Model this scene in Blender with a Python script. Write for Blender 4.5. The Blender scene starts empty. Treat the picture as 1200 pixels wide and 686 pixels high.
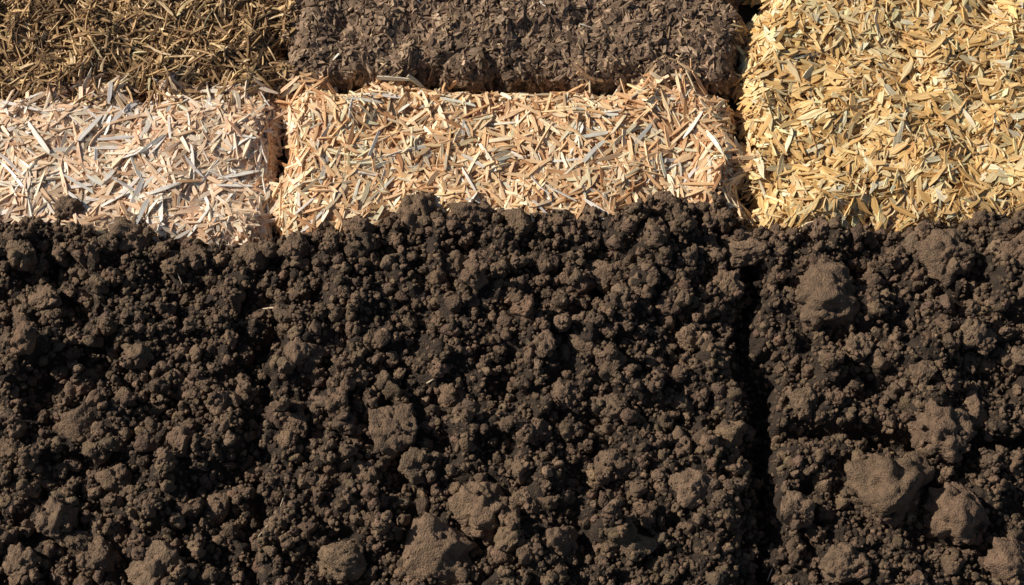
import bpy, bmesh, math, random
import numpy as np
from mathutils import Vector, noise
rng=np.random.default_rng(7); random.seed(7)
S=bpy.context.scene
# ---------------- camera ----------------
T=math.radians(22); HF=math.radians(31); TH=math.tan(HF/2); D=0.6/TH; Z0=0.045
cam=bpy.data.cameras.new("camera"); co=bpy.data.objects.new("camera",cam); S.collection.objects.link(co)
cam.angle=HF; cam.clip_start=.01; cam.clip_end=500
CY=-D*math.sin(T); CZ=Z0+D*math.cos(T)
co.location=(0,CY,CZ); co.rotation_euler=(T,0,0); S.camera=co
def P(px,py,z=Z0):
    u=(px-600)/600*TH; v=(343-py)/600*TH
    dx,dy,dz=u, v*math.cos(T)+math.sin(T), v*math.sin(T)-math.cos(T)
    s=(z-CZ)/dz
    return dx*s, CY+dy*s
def Y(py,z=Z0): return P(600,py,z)[1]
# ---------------- grid ----------------
X0,X1,Y0,Y1=-0.80,0.80,-0.48,0.54; ST=0.002
gx=np.arange(X0,X1,ST); gy=np.arange(Y0,Y1,ST); NX,NY=len(gx),len(gy)
GX,GY=np.meshgrid(gx,gy)
def fn(wl,seed,ax=1.0):
    r=np.random.default_rng(seed); w=r.standard_normal((NY,NX))
    ky=np.fft.fftfreq(NY,ST)[:,None]; kx=np.fft.fftfreq(NX,ST)[None,:]
    k2=(kx*ax)**2+ky**2; f=np.exp(-k2*wl*wl*1.5)
    o=np.fft.ifft2(np.fft.fft2(w)*f).real; return o/o.std()
jit=fn(.05,1)*.006+fn(.015,2)*.003
def rr(x0,x1,y0,y1,rad=.03,j=1.):
    cx,cy=(x0+x1)/2,(y0+y1)/2; hx,hy=(x1-x0)/2-rad,(y1-y0)/2-rad
    qx=np.abs(GX-cx)-hx; qy=np.abs(GY-cy)-hy
    return -(np.hypot(np.maximum(qx,0),np.maximum(qy,0))+np.minimum(np.maximum(qx,qy),0)-rad)+jit*j
def pillow(d,w,H,base=0):
    t=np.clip(d/w,0,1); return base+H*np.sqrt(1-(1-t)**2)
GLX,GRX=-.283,.281
d_fib=rr(-1.1,-.287,Y(118),.8)
d_bark=rr(-.283,.283,Y(101),.8)
d_sl=rr(-1.1,-.286,Y(300),Y(106))
d_sc=rr(-.285,.279,Y(290),Y(99),.03)
chx0=np.interp(GY,[Y(240),Y(95),Y(0)],[.286,.270,.305])
d_ch=np.minimum(GX-chx0, GY-Y(275))+jit
ex=[P(p,q+9) for p,q in [(-150,253),(0,248),(70,238),(110,253),(200,259),(285,270),(330,266),(350,260),(440,252),(490,238),(600,232),(700,242),(740,230),(790,222),(850,226),(872,238),(900,252),(980,246),(1060,252),(1130,242),(1200,236),(1350,238)]]
edge=np.interp(GX,[e[0] for e in ex],[e[1] for e in ex])+fn(.02,3)*.003
d_se=edge-GY
low=fn(.09,4,.8); mid=fn(.035,5); sm=fn(.014,6); tin=fn(.005,8)
xr=GX-GRX+jit*.8; xl=GX-GLX+jit*.8
right=np.clip(xr/.02,0,1)
soil=pillow(d_se,.035,.054)
soil=soil+np.clip(d_se/.04,0,1)*(low*.0065+mid*.0064*(1-.25*right)+sm*.0024)
soil-=.046*np.exp(-(xr/.015)**2)+.018*np.exp(-((xr+.025)/.025)**2)*(1-right)+.020*np.exp(-((xl+.004)/.011)**2)
soil+=.009*np.clip(xl/.02,0,1)*np.clip(-xr/.05,0,1)
yh=GY-Y(520)-.01*np.sin(GX*22)
soil-=right*.03*np.exp(-(yh/.011)**2)
soil+=right*(.010*np.exp(-((yh-.03)/.03)**2))
yh2=GY-Y(350)+.4*(GX-.5); soil-=right*.02*np.exp(-(yh2/.016)**2)*np.clip((GX-.36)/.05,0,1)
yh3=GY-Y(478)-.012*np.sin(GX*30); soil-=(1-right)*.010*np.exp(-(yh3/.013)**2)*np.clip((GX+.1)/.05,0,1)
soil=np.where(d_se>-.001,np.maximum(soil,0.0),-.01)+tin*.0009
layers={'fib':pillow(d_fib,.04,.036)+np.clip(d_fib/.03,0,1)*(fn(.04,11)*.005+fn(.018,12)*.0025),
 'bark':pillow(d_bark,.035,.052)+np.clip(d_bark/.03,0,1)*(fn(.05,13)*.003+fn(.014,14)*.0016),
 'sl':pillow(d_sl,.045,.037)+np.clip(d_sl/.03,0,1)*fn(.05,15)*.003,
 'sc':pillow(d_sc,.04,.044)+np.clip(d_sc/.03,0,1)*fn(.05,16)*.003,
 'ch':pillow(d_ch,.05,.042)+np.clip(d_ch/.03,0,1)*fn(.06,17)*.004}
H=np.full((NY,NX),.002)+tin*.001; reg=np.zeros((NY,NX),int)
for i,k in enumerate(['fib','bark','sl','sc','ch']):
    dd={'fib':d_fib,'bark':d_bark,'sl':d_sl,'sc':d_sc,'ch':d_ch}[k]
    m=(dd>0)&(layers[k]>H); H[m]=layers[k][m]; reg[m]=i+1
Hb=H.copy()
m=(soil>H)&(d_se>0); H=np.where(m,soil,H); reg[m]=0
Hm=H.copy()
def idx(x,y):
    return np.clip(((y-Y0)/ST).astype(int),0,NY-1),np.clip(((x-X0)/ST).astype(int),0,NX-1)
def hs(x,y,A=None):
    A=H if A is None else A
    j,i=idx(np.asarray(x,float),np.asarray(y,float)); return A[j,i]
# ---------------- mesh helper ----------------
def mk(name,V,F,C,mat,smooth,LC=None):
    me=bpy.data.meshes.new(name); k=F.shape[1]
    me.vertices.add(len(V)); me.vertices.foreach_set('co',V.astype(np.float32).ravel())
    me.loops.add(F.size); me.loops.foreach_set('vertex_index',F.astype(np.int32).ravel())
    me.polygons.add(len(F)); me.polygons.foreach_set('loop_start',np.arange(0,F.size,k,dtype=np.int32))
    me.polygons.foreach_set('use_smooth',np.full(len(F),smooth))
    me.update(calc_edges=True)
    a=me.attributes.new('col','FLOAT_COLOR','POINT')
    a.data.foreach_set('color',np.concatenate([C,np.ones((len(C),1))],1).astype(np.float32).ravel())
    if LC is not None:
        a=me.attributes.new('lc','FLOAT_VECTOR','POINT'); a.data.foreach_set('vector',LC.astype(np.float32).ravel())
    me.materials.append(mat)
    o=bpy.data.objects.new(name,me); S.collection.objects.link(o); return o
# ---------------- materials ----------------
def nodes(name):
    m=bpy.data.materials.new(name); m.use_nodes=True; nt=m.node_tree; bs=nt.nodes['Principled BSDF']
    return m,nt,bs
def soilmat():
    m,nt,bs=nodes('soil'); N=nt.nodes.new; L=nt.links.new
    tc=N('ShaderNodeTexCoord'); at=N('ShaderNodeAttribute'); at.attribute_name='col'
    n1=N('ShaderNodeTexNoise'); n1.inputs['Scale'].default_value=90; n1.inputs['Detail'].default_value=8; n1.inputs['Roughness'].default_value=.7
    L(tc.outputs['Object'],n1.inputs['Vector'])
    r=N('ShaderNodeValToRGB'); r.color_ramp.elements[0].position=.3; r.color_ramp.elements[0].color=(.55,.54,.53,1)
    r.color_ramp.elements[1].position=.72; r.color_ramp.elements[1].color=(1.55,1.5,1.42,1); L(n1.outputs['Fac'],r.inputs['Fac'])
    mx=N('ShaderNodeMix'); mx.data_type='RGBA'; mx.blend_type='MULTIPLY'; mx.inputs['Factor'].default_value=1
    L(at.outputs['Color'],mx.inputs[6]); L(r.outputs['Color'],mx.inputs[7]); L(mx.outputs[2],bs.inputs['Base Color'])
    bs.inputs['Roughness'].default_value=.75; bs.inputs['Specular IOR Level'].default_value=.35
    n2=N('ShaderNodeTexNoise'); n2.inputs['Scale'].default_value=260; n2.inputs['Detail'].default_value=6; n2.inputs['Roughness'].default_value=.75
    L(tc.outputs['Object'],n2.inputs['Vector'])
    v=N('ShaderNodeTexVoronoi'); v.inputs['Scale'].default_value=420; L(tc.outputs['Object'],v.inputs['Vector'])
    sub=N('ShaderNodeMath'); sub.operation='MULTIPLY_ADD'; sub.inputs[1].default_value=-.5
    L(v.outputs['Distance'],sub.inputs[0]); L(n2.outputs['Fac'],sub.inputs[2])
    bp=N('ShaderNodeBump'); bp.inputs['Strength'].default_value=1; bp.inputs['Distance'].default_value=.0036
    L(sub.outputs[0],bp.inputs['Height']); L(bp.outputs['Normal'],bs.inputs['Normal']); return m
def fibmat(name,along,across,lo,hi,rough,bd,spec=.3):
    m,nt,bs=nodes(name); N=nt.nodes.new; L=nt.links.new
    at=N('ShaderNodeAttribute'); at.attribute_name='col'; lc=N('ShaderNodeAttribute'); lc.attribute_name='lc'
    mp=N('ShaderNodeMapping'); mp.inputs['Scale'].default_value=(along,across,across); L(lc.outputs['Vector'],mp.inputs['Vector'])
    n=N('ShaderNodeTexNoise'); n.inputs['Scale'].default_value=1; n.inputs['Detail'].default_value=4; L(mp.outputs[0],n.inputs['Vector'])
    r=N('ShaderNodeValToRGB'); r.color_ramp.elements[0].position=.32; r.color_ramp.elements[0].color=(lo,lo*.9,lo*.8,1)
    r.color_ramp.elements[1].position=.68; r.color_ramp.elements[1].color=(hi,hi,hi,1); L(n.outputs['Fac'],r.inputs['Fac'])
    mx=N('ShaderNodeMix'); mx.data_type='RGBA'; mx.blend_type='MULTIPLY'; mx.inputs['Factor'].default_value=1
    L(at.outputs['Color'],mx.inputs[6]); L(r.outputs['Color'],mx.inputs[7]); L(mx.outputs[2],bs.inputs['Base Color'])
    bs.inputs['Roughness'].default_value=rough; bs.inputs['Specular IOR Level'].default_value=spec
    bp=N('ShaderNodeBump'); bp.inputs['Strength'].default_value=.8; bp.inputs['Distance'].default_value=bd
    L(n.outputs['Fac'],bp.inputs['Height']); L(bp.outputs['Normal'],bs.inputs['Normal']); return m
M_s=soilmat(); M_st=fibmat('straw',40,700,.76,1.12,.42,.0004,.4); M_ch=fibmat('wood_chip',35,520,.64,1.15,.6,.0009); M_b=fibmat('bark',90,300,.55,1.35,.85,.0015)
# ---------------- ground ----------------
base=np.array([(.045,.030,.020),(.07,.045,.022),(.09,.062,.042),(.34,.20,.11),(.30,.17,.08),(.28,.16,.06)])  # soil entry: moist brown, darkened further to paint blacker shadows between clods
edgeM=(np.arange(NX)[None,:]<2)|(np.arange(NX)[None,:]>NX-3)|(np.arange(NY)[:,None]<2)|(np.arange(NY)[:,None]>NY-3)
Hg=np.where(edgeM,-.05,Hm)
V=np.stack([GX,GY,Hg],-1).reshape(-1,3); ii=np.arange(NX*NY).reshape(NY,NX)
F=np.stack([ii[:-1,:-1],ii[:-1,1:],ii[1:,1:],ii[1:,:-1]],-1).reshape(-1,4)
C=base[reg].reshape(-1,3); n0=len(V)
V=np.concatenate([V,[(-60,-60,-.03),(60,-60,-.03),(60,60,-.03),(-60,60,-.03)]]); F=np.concatenate([F,[[n0,n0+1,n0+2,n0+3]]]); C=np.concatenate([C,np.tile(base[0],(4,1))])
mk('ground',V,F,C,M_s,True)
# ---------------- clods ----------------
def ico(n):
    bm=bmesh.new(); bmesh.ops.create_icosphere(bm,subdivisions=n,radius=1)
    v=np.array([x.co[:] for x in bm.verts]); f=np.array([[q.index for q in p.verts] for p in bm.faces]); bm.free(); return v,f
def variants(n,cnt,rough=1.):
    v,f=ico(n); out=[]
    for k in range(cnt):
        o=Vector(rng.uniform(-50,50,3)); r=np.empty(len(v)); fine=np.zeros(len(v))
        for i,p in enumerate(v):
            q=Vector(p)
            a=1+.42*noise.noise(q*1.1+o)+.28*noise.noise(q*2.4+o)
            if n>=3:
                dd=noise.voronoi(q*2.6+o)[0]; a+=.16*rough*(.5-dd[0]*1.2)
                a+=.11*rough*noise.noise(q*6+o)
            if n>=4:
                dd=noise.voronoi(q*5+o)[0]; fine[i]=.08*(.5-dd[0])+.06*noise.noise(q*13+o)
            if n>=5:
                dd=noise.voronoi(q*12+o)[0]; fine[i]+=.035*(.5-dd[0])+.045*noise.noise(q*22+o)+.02*noise.noise(q*45+o)
            r[i]=a
        w=v*r[:,None]
        for _ in range(rng.integers(3,7) if n<5 else rng.integers(2,6)):
            nn=rng.standard_normal(3); nn/=np.linalg.norm(nn); dpl=rng.uniform(.6,.88); dt=w@nn
            ov=np.maximum(dt-dpl,0); w=w-nn*(ov*(.85 if n<5 else .75))[:,None]
        out.append(w+v*fine[:,None])
    return np.array(out),f
def rotm(n):
    q=rng.standard_normal((n,4)); q/=np.linalg.norm(q,axis=1)[:,None]; a,b_,c,d=q.T
    return np.array([[1-2*(c*c+d*d),2*(b_*c-a*d),2*(b_*d+a*c)],[2*(b_*c+a*d),1-2*(b_*b_+d*d),2*(c*d-a*b_)],[2*(b_*d-a*c),2*(c*d+a*b_),1-2*(b_*b_+c*c)]]).transpose(2,0,1)
VAR={2:variants(2,30),3:variants(3,30),4:variants(4,16),5:variants(5,12)}
def splat(x,y,z,r):
    n=int(r/ST)+1; j=int((y-Y0)/ST); i=int((x-X0)/ST)
    a,b1,c,d=max(j-n,0),min(j+n+1,NY),max(i-n,0),min(i+n+1,NX)
    if a>=b1 or c>=d: return
    q=r*r-((GX[a:b1,c:d]-x)**2+(GY[a:b1,c:d]-y)**2)
    t=z+np.sqrt(np.maximum(q,0))*.8
    w=H[a:b1,c:d]; np.copyto(w,np.maximum(w,t),where=q>0)
lists=[]  # x,y,z,r,lvl
bigmask=np.zeros((NY,NX),bool)
def add(x,y,r,lvl,emb,spl=True,zz=None):
    j=min(max(int((y-Y0)/ST),0),NY-1); i=min(max(int((x-X0)/ST),0),NX-1)
    z=(H[j,i] if zz is None else zz)+r*emb; lists.append((x,y,z,r,lvl))
    if spl: splat(x,y,z,r*.9)
big=[(160,270,31),(80,244,17),(300,298,22),(492,250,31),(549,248,25),(530,315,17),(576,352,19),(872,290,23),(965,350,35),(1105,300,27),(683,407,20),(460,507,31),(715,545,22),(507,648,41),(565,598,27),(652,640,22),(810,572,27),(1098,508,35),(1138,484,20),(1040,576,43),(1120,604,34),(100,495,23),(20,530,19),(745,340,16),(768,275,22),(405,655,29),(190,668,27),(355,418,21),(1190,300,24),(1182,660,28),(805,395,18),(720,480,17),(780,244,21),(255,590,18),(435,398,15),(630,505,16),(1075,440,15),(230,300,16),(350,290,18),(610,264,16),(690,254,17),(840,250,15),(420,270,16),(30,300,16),(960,265,18),(1150,253,19),(930,600,20),(985,662,24),(745,640,20),(70,610,22),(140,560,17),(660,465,16),(705,325,19),(560,310,16),(430,560,16),(620,590,17),(60,350,16),(1150,400,15),(940,470,16),(850,335,18),(165,420,16),(270,470,14),(215,520,15),(350,500,15),(120,655,22),(30,660,20),(1000,410,14)]
for px,py,r in big:
    x,y=P(px,py+5); rw=r*.00100; 
    j,i=idx(np.array([x]),np.array([y])); em=.28 if py>275 else -.05
    add(x,y,rw,5,em,zz=min(max(Hm[j[0],i[0]],.042),.060))
    bigmask|=((GX-x)**2+(GY-y-.004)**2)<(rw*.9)**2
def scatter(n,r0,r1,lvl,emb,spl,pw=1.):
    c=0
    while c<n:
        x=rng.uniform(X0+.01,X1-.01); y=rng.uniform(Y0+.01,.2)
        j=int((y-Y0)/ST); i=int((x-X0)/ST); ds=d_se[j,i]
        if ds<.004 and not(ds>-.006 and rng.random()<.25): continue
        if bigmask[j,i] and rng.random()<(.99 if r1>.004 else .85): continue
        g=abs(xr[j,i])
        if r1>.007 and g<.018: continue
        if r1>.007 and r1<.02 and x>GRX and rng.random()<.4: continue
        add(x,y,r0+(r1-r0)*rng.random()**pw,lvl,emb,spl); c+=1
scatter(220,.010,.017,4,.15,True,pw=1.6)
for k in range(80):   # ridge clods along the top edge
    x=rng.uniform(-.78,.78); e=np.interp(x,[q[0] for q in ex],[q[1] for q in ex]); add(x,e-abs(rng.normal(0,.012))-.008,rng.uniform(.005,.012),4,-.1,True)
scatter(1500,.006,.0105,3,.2,True,pw=1.6)
scatter(6000,.0032,.006,3,.15,True,pw=1.5)
scatter(20000,.0013,.0032,2,.3,False)
A=np.array(lists); 
side=np.where(A[:,0]<GLX,0,np.where(A[:,0]<GRX,1,2))
def browns(n,lo=.6):
    c=np.array([.180,.119,.076])*rng.uniform(lo,1.28,(n,1)); c=c*(1+rng.normal(0,.025,(n,3))); c[rng.random(n)<.04]*=1.35; return c
for s in range(3):
    Vs,Fs,Cs=[],[],[]; off=0
    for lvl in (2,3,4,5):
        B=A[(side==s)&(A[:,4]==lvl)]; n=len(B)
        if not n: continue
        vv,f=VAR[lvl]; pick=rng.integers(0,len(vv),n)
        sc=rng.uniform(.72,1.25,(n,3))
        if lvl==5: sc=rng.uniform(.86,1.16,(n,3))
        R=rotm(n); w=np.einsum('nij,nkj->nki',R,vv[pick]*sc[:,None,:])
        if lvl==5: w[:,:,2]*=.85
        w=w*B[:,3][:,None,None]+B[:,None,:3]
        k=vv.shape[1]
        Vs.append(w.reshape(-1,3)); Fs.append((f[None]+(off+np.arange(n)*k)[:,None,None]).reshape(-1,3)); Cs.append(np.repeat(browns(n)*(.8 if lvl==2 else 1) if lvl<5 else browns(n)*.4+np.array([.130,.086,.055]),k,0)); off+=n*k
    mk('soil_bed',np.concatenate(Vs),np.concatenate(Fs),np.concatenate(Cs),M_s,True)
# ---------------- fibres / chips ----------------
TS=np.array([-1,-.72,-.25,.25,.72,1.]); NR=len(TS)
def pieces(x,y,L,W,Th,lift,col,rolls=.5,bend=.02,tend=(.15,.9),tilt=.12,A=None,th=None,shr=.9):
    n=len(x); A=Hb if A is None else A
    th=rng.uniform(0,2*np.pi,n) if th is None else th
    cx,cy=np.cos(th),np.sin(th); z1=hs(x+cx*L*.35,y+cy*L*.35,A); z0=hs(x-cx*L*.35,y-cy*L*.35,A)
    zs=hs(x,y,A); zc=np.maximum((z0+z1)/2,zs*.5+.25*(z0+z1))+lift
    sl=np.clip((z1-z0)/(L*.7),-1.,1.)+rng.normal(0,tilt,n)
    e1=np.stack([cx,cy,sl],-1); e1/=np.linalg.norm(e1,axis=1)[:,None]
    za=hs(x-cy*.006,y+cx*.006,A); zb=hs(x+cy*.006,y-cx*.006,A); cs=np.clip((za-zb)/.012,-1,1)
    e2=np.stack([-cy,cx,cs],-1); e2-=e1*(e1*e2).sum(1)[:,None]; e2/=np.linalg.norm(e2,axis=1)[:,None]
    e3=np.cross(e1,e2); ro=rng.normal(0,rolls,n); c,s=np.cos(ro)[:,None],np.sin(ro)[:,None]
    f2=e2*c+e3*s; f3=-e2*s+e3*c
    ta=rng.uniform(*tend,n); tb=rng.uniform(*tend,n); sh=rng.normal(0,shr,n); b1=rng.normal(0,bend,n); b2=rng.normal(0,bend,n)
    tp=np.stack([ta,.5+.5*ta,np.ones(n),rng.uniform(.8,1.1,n),.5+.5*tb,tb],1)
    wj=rng.uniform(.8,1.2,(n,NR,2))
    V=np.empty((n,NR,4,3)); LC=np.empty((n,NR,4,3))
    for r in range(NR):
        t=TS[r]
        for k,(sy,sz) in enumerate([(-1,-1),(1,-1),(1,1),(-1,1)]):
            ly=sy*W/2*tp[:,r]*wj[:,r,0 if sy<0 else 1]; lz=sz*Th/2*(.5+.5*tp[:,r])
            lx=t*L/2+sh*ly*abs(t)**2
            ly2=ly+b1*L*(1-t*t); lz2=lz+b2*L*(1-t*t)
            V[:,r,k]=np.stack([x,y,zc],-1)+e1*lx[:,None]+f2*ly2[:,None]+f3*lz2[:,None]
            LC[:,r,k]=np.stack([lx,ly,lz],-1)
    LC+=rng.uniform(0,5,(n,1,1,3))
    fs=[]
    for r in range(NR-1):
        for k in range(4): fs.append([r*4+k,r*4+(k+1)%4,(r+1)*4+(k+1)%4,(r+1)*4+k])
    fs.append([3,2,1,0]); q=(NR-1)*4; fs.append([q,q+1,q+2,q+3]); fs=np.array(fs)
    F=(fs[None]+(np.arange(n)*NR*4)[:,None,None]).reshape(-1,4)
    return V.reshape(-1,3),F,np.repeat(col,NR*4,0),LC.reshape(-1,3)
def join(name,parts,mat,smooth=False):
    Vs,Fs,Cs,Ls=[],[],[],[]; off=0
    for v,f,c,l in parts: Vs.append(v);Fs.append(f+off);Cs.append(c);Ls.append(l);off+=len(v)
    return mk(name,np.concatenate(Vs),np.concatenate(Fs),np.concatenate(Cs),mat,smooth,np.concatenate(Ls))
def samp(n,d,lo=.0):
    xs,ys=[],[]; c=0
    while c<n:
        x=rng.uniform(X0+.02,X1-.02,n*3); y=rng.uniform(-.0,Y1-.02,n*3); j,i=idx(x,y)
        ok=(d[j,i]>lo)&(d_se[j,i]<.012); xs.append(x[ok]);ys.append(y[ok]);c+=ok.sum()
    return np.concatenate(xs)[:n],np.concatenate(ys)[:n]
def pal(n,cols,w,var=.12):
    cols=np.array(cols); c=cols[rng.choice(len(cols),n,p=np.array(w)/sum(w))]
    return np.clip(c*rng.normal(1,var,(n,1))*(1+rng.normal(0,.012,(n,3))),.005,.9)
def U(a,b_,n,p=1): return a+(b_-a)*rng.random(n)**p
# straws near a bed's edge turn to lie along it, so the bale edge stays tidy
def along(x,y,d):
    n=len(x); th=rng.uniform(0,2*np.pi,n); j,i=idx(x,y); dd=d[j,i]
    gxx=(d[j,np.minimum(i+4,NX-1)]-d[j,np.maximum(i-4,0)]); gyy=(d[np.minimum(j+4,NY-1),i]-d[np.maximum(j-4,0),i])
    tang=np.arctan2(gyy,gxx)+np.pi/2+rng.normal(0,.45,n)
    return np.where((dd<.014)&(rng.random(n)<.85),tang,th)
# straw center
n=7200; x,y=samp(n,d_sc,.0)
pc=[pieces(x,y,U(.018,.044,n),U(.0024,.0058,n,1.2),U(.0012,.0024,n),U(-.002,.011,n,1.2),pal(n,[(.86,.60,.35),(.78,.49,.26),(.89,.73,.50),(.56,.31,.15),(.89,.82,.66)],[5,3.5,3.5,1,.8],.08),tilt=.08,rolls=.35,shr=1.4,th=along(x,y,d_sc))]
n=45; x,y=samp(n,d_sc,.01); pc.append(pieces(x,y,U(.03,.045,n),U(.003,.006,n),U(.001,.0015,n),U(.009,.013,n),pal(n,[(.88,.83,.74)],[1],.03),tilt=.05))
join('straw_mulch',pc,M_st)
n=9000; x,y=samp(n,d_sl,-.001)
pc=[pieces(x,y,U(.018,.047,n),U(.0026,.0062,n,1.2),U(.0012,.0024,n),U(-.002,.011,n,1.2),pal(n,[(.88,.65,.45),(.82,.56,.36),(.89,.75,.58),(.62,.38,.22),(.90,.84,.75)],[5,3,4,.8,1.3],.07),tilt=.08,rolls=.35,shr=1.4,th=along(x,y,d_sl))]
n=90; x,y=samp(n,d_sl,.005); pc.append(pieces(x,y,U(.03,.052,n),U(.003,.0065,n),U(.001,.0015,n),U(.009,.013,n),pal(n,[(.89,.85,.79)],[1],.03),tilt=.06))
join('straw_mulch',pc,M_st)
# wood chips
n=8000; x,y=samp(n,d_ch,-.003)
pc=[pieces(x,y,U(.011,.035,n,1.2),U(.003,.0100,n,1.2),U(.001,.0024,n),U(-.002,.011,n),pal(n,[(.84,.58,.26),(.77,.49,.19),(.88,.70,.39),(.58,.34,.12),(.89,.79,.55)],[5,3.5,4,1.1,1.5],.09),rolls=.22,bend=.012,tend=(.2,.9),tilt=.12,shr=1.7)]
n=5500; x,y=samp(n,d_ch,-.003); pc.append(pieces(x,y,U(.006,.024,n),U(.001,.003,n),U(.001,.002,n),U(0,.012,n),pal(n,[(.86,.65,.35),(.66,.41,.17)],[1.6,1])))
join('wood_chip_mulch',pc,M_ch)
# bark bed
n=16000; x,y=samp(n,d_bark,-.004)
bc=[(.235,.160,.106),(.165,.110,.073),(.32,.225,.15),(.42,.30,.20)]
pc=[pieces(x,y,U(.004,.016,n,1.5),U(.003,.011,n,1.5),U(.002,.006,n),U(-.001,.005,n),pal(n,bc,[5,4,2.5,1],.2),rolls=.4,bend=.02,tend=(.45,.95),tilt=.22)]
n=1500; x,y=samp(n,d_bark,0); pc.append(pieces(x,y,U(.005,.02,n),U(.001,.003,n),U(.001,.0015,n),U(.003,.006,n),pal(n,[(.55,.40,.24),(.36,.25,.15)],[1,2],.2)))
n=10; x,y=samp(n,d_bark,.01); pc.append(pieces(x,y,U(.01,.02,n),U(.002,.004,n),U(.001,.0015,n),U(.006,.008,n),pal(n,[(.85,.8,.7)],[1],.05)))
join('bark_mulch',pc,M_b)
# shredded
n=14000; x,y=samp(n,d_fib,-.004)
pc=[pieces(x,y,U(.010,.042,n,1.3),U(.0012,.004,n,1.5),U(.0008,.0022,n),U(-.001,.010,n),pal(n,[(.36,.225,.11),(.22,.135,.07),(.50,.34,.165),(.64,.46,.24),(.12,.075,.04)],[5,4.5,3,1.6,1.8],.2),bend=.06,tilt=.14)]
n=1200; x,y=samp(n,d_fib,0); pc.append(pieces(x,y,U(.012,.04,n),U(.001,.0035,n),U(.001,.0015,n),U(.007,.011,n),pal(n,[(.80,.60,.36),(.64,.43,.22)],[1,1],.15),bend=.05,tilt=.16))
join('shredded_bark_mulch',pc,M_b)
# a few straws lying on the soil
pts=[(312,628,.018,.004,.9),(318,360,.024,.002,.1),(334,592,.022,.0013,1.4),(505,455,.012,.0012,.3),(212,330,.014,.001,2.),(905,668,.02,.0012,1.2)]
xy=np.array([P(a,b_) for a,b_,*_ in pts]); n=len(pts)
join('straw_stalks',[pieces(xy[:,0],xy[:,1],np.array([p[2] for p in pts]),np.array([p[3] for p in pts]),np.full(n,.001),np.full(n,.004),pal(n,[(.85,.72,.52)],[1],.05),A=H,th=np.array([p[4] for p in pts]))],M_st)
# ---------------- light ----------------
EL=math.radians(34); az=Vector((-1,.36,0)).normalized()
Dv=Vector((az.x*math.cos(EL),az.y*math.cos(EL),math.sin(EL)))
l=bpy.data.lights.new('sun','SUN'); l.energy=5; l.angle=math.radians(.5); l.color=(1,.93,.82)
lo=bpy.data.objects.new('sun',l); S.collection.objects.link(lo); lo.rotation_euler=Dv.to_track_quat('Z','Y').to_euler(); lo.location=Dv*5
w=bpy.data.worlds.new('World'); S.world=w; w.use_nodes=True; nt=w.node_tree
sk=nt.nodes.new('ShaderNodeTexSky'); sk.sky_type='NISHITA'; sk.sun_disc=False; sk.sun_elevation=EL; sk.sun_rotation=math.atan2(Dv.x,Dv.y)
nt.links.new(sk.outputs[0],nt.nodes['Background'].inputs[0]); nt.nodes['Background'].inputs[1].default_value=.05
S.view_settings.view_transform='Standard'; S.view_settings.look='None'; S.view_settings.exposure=0
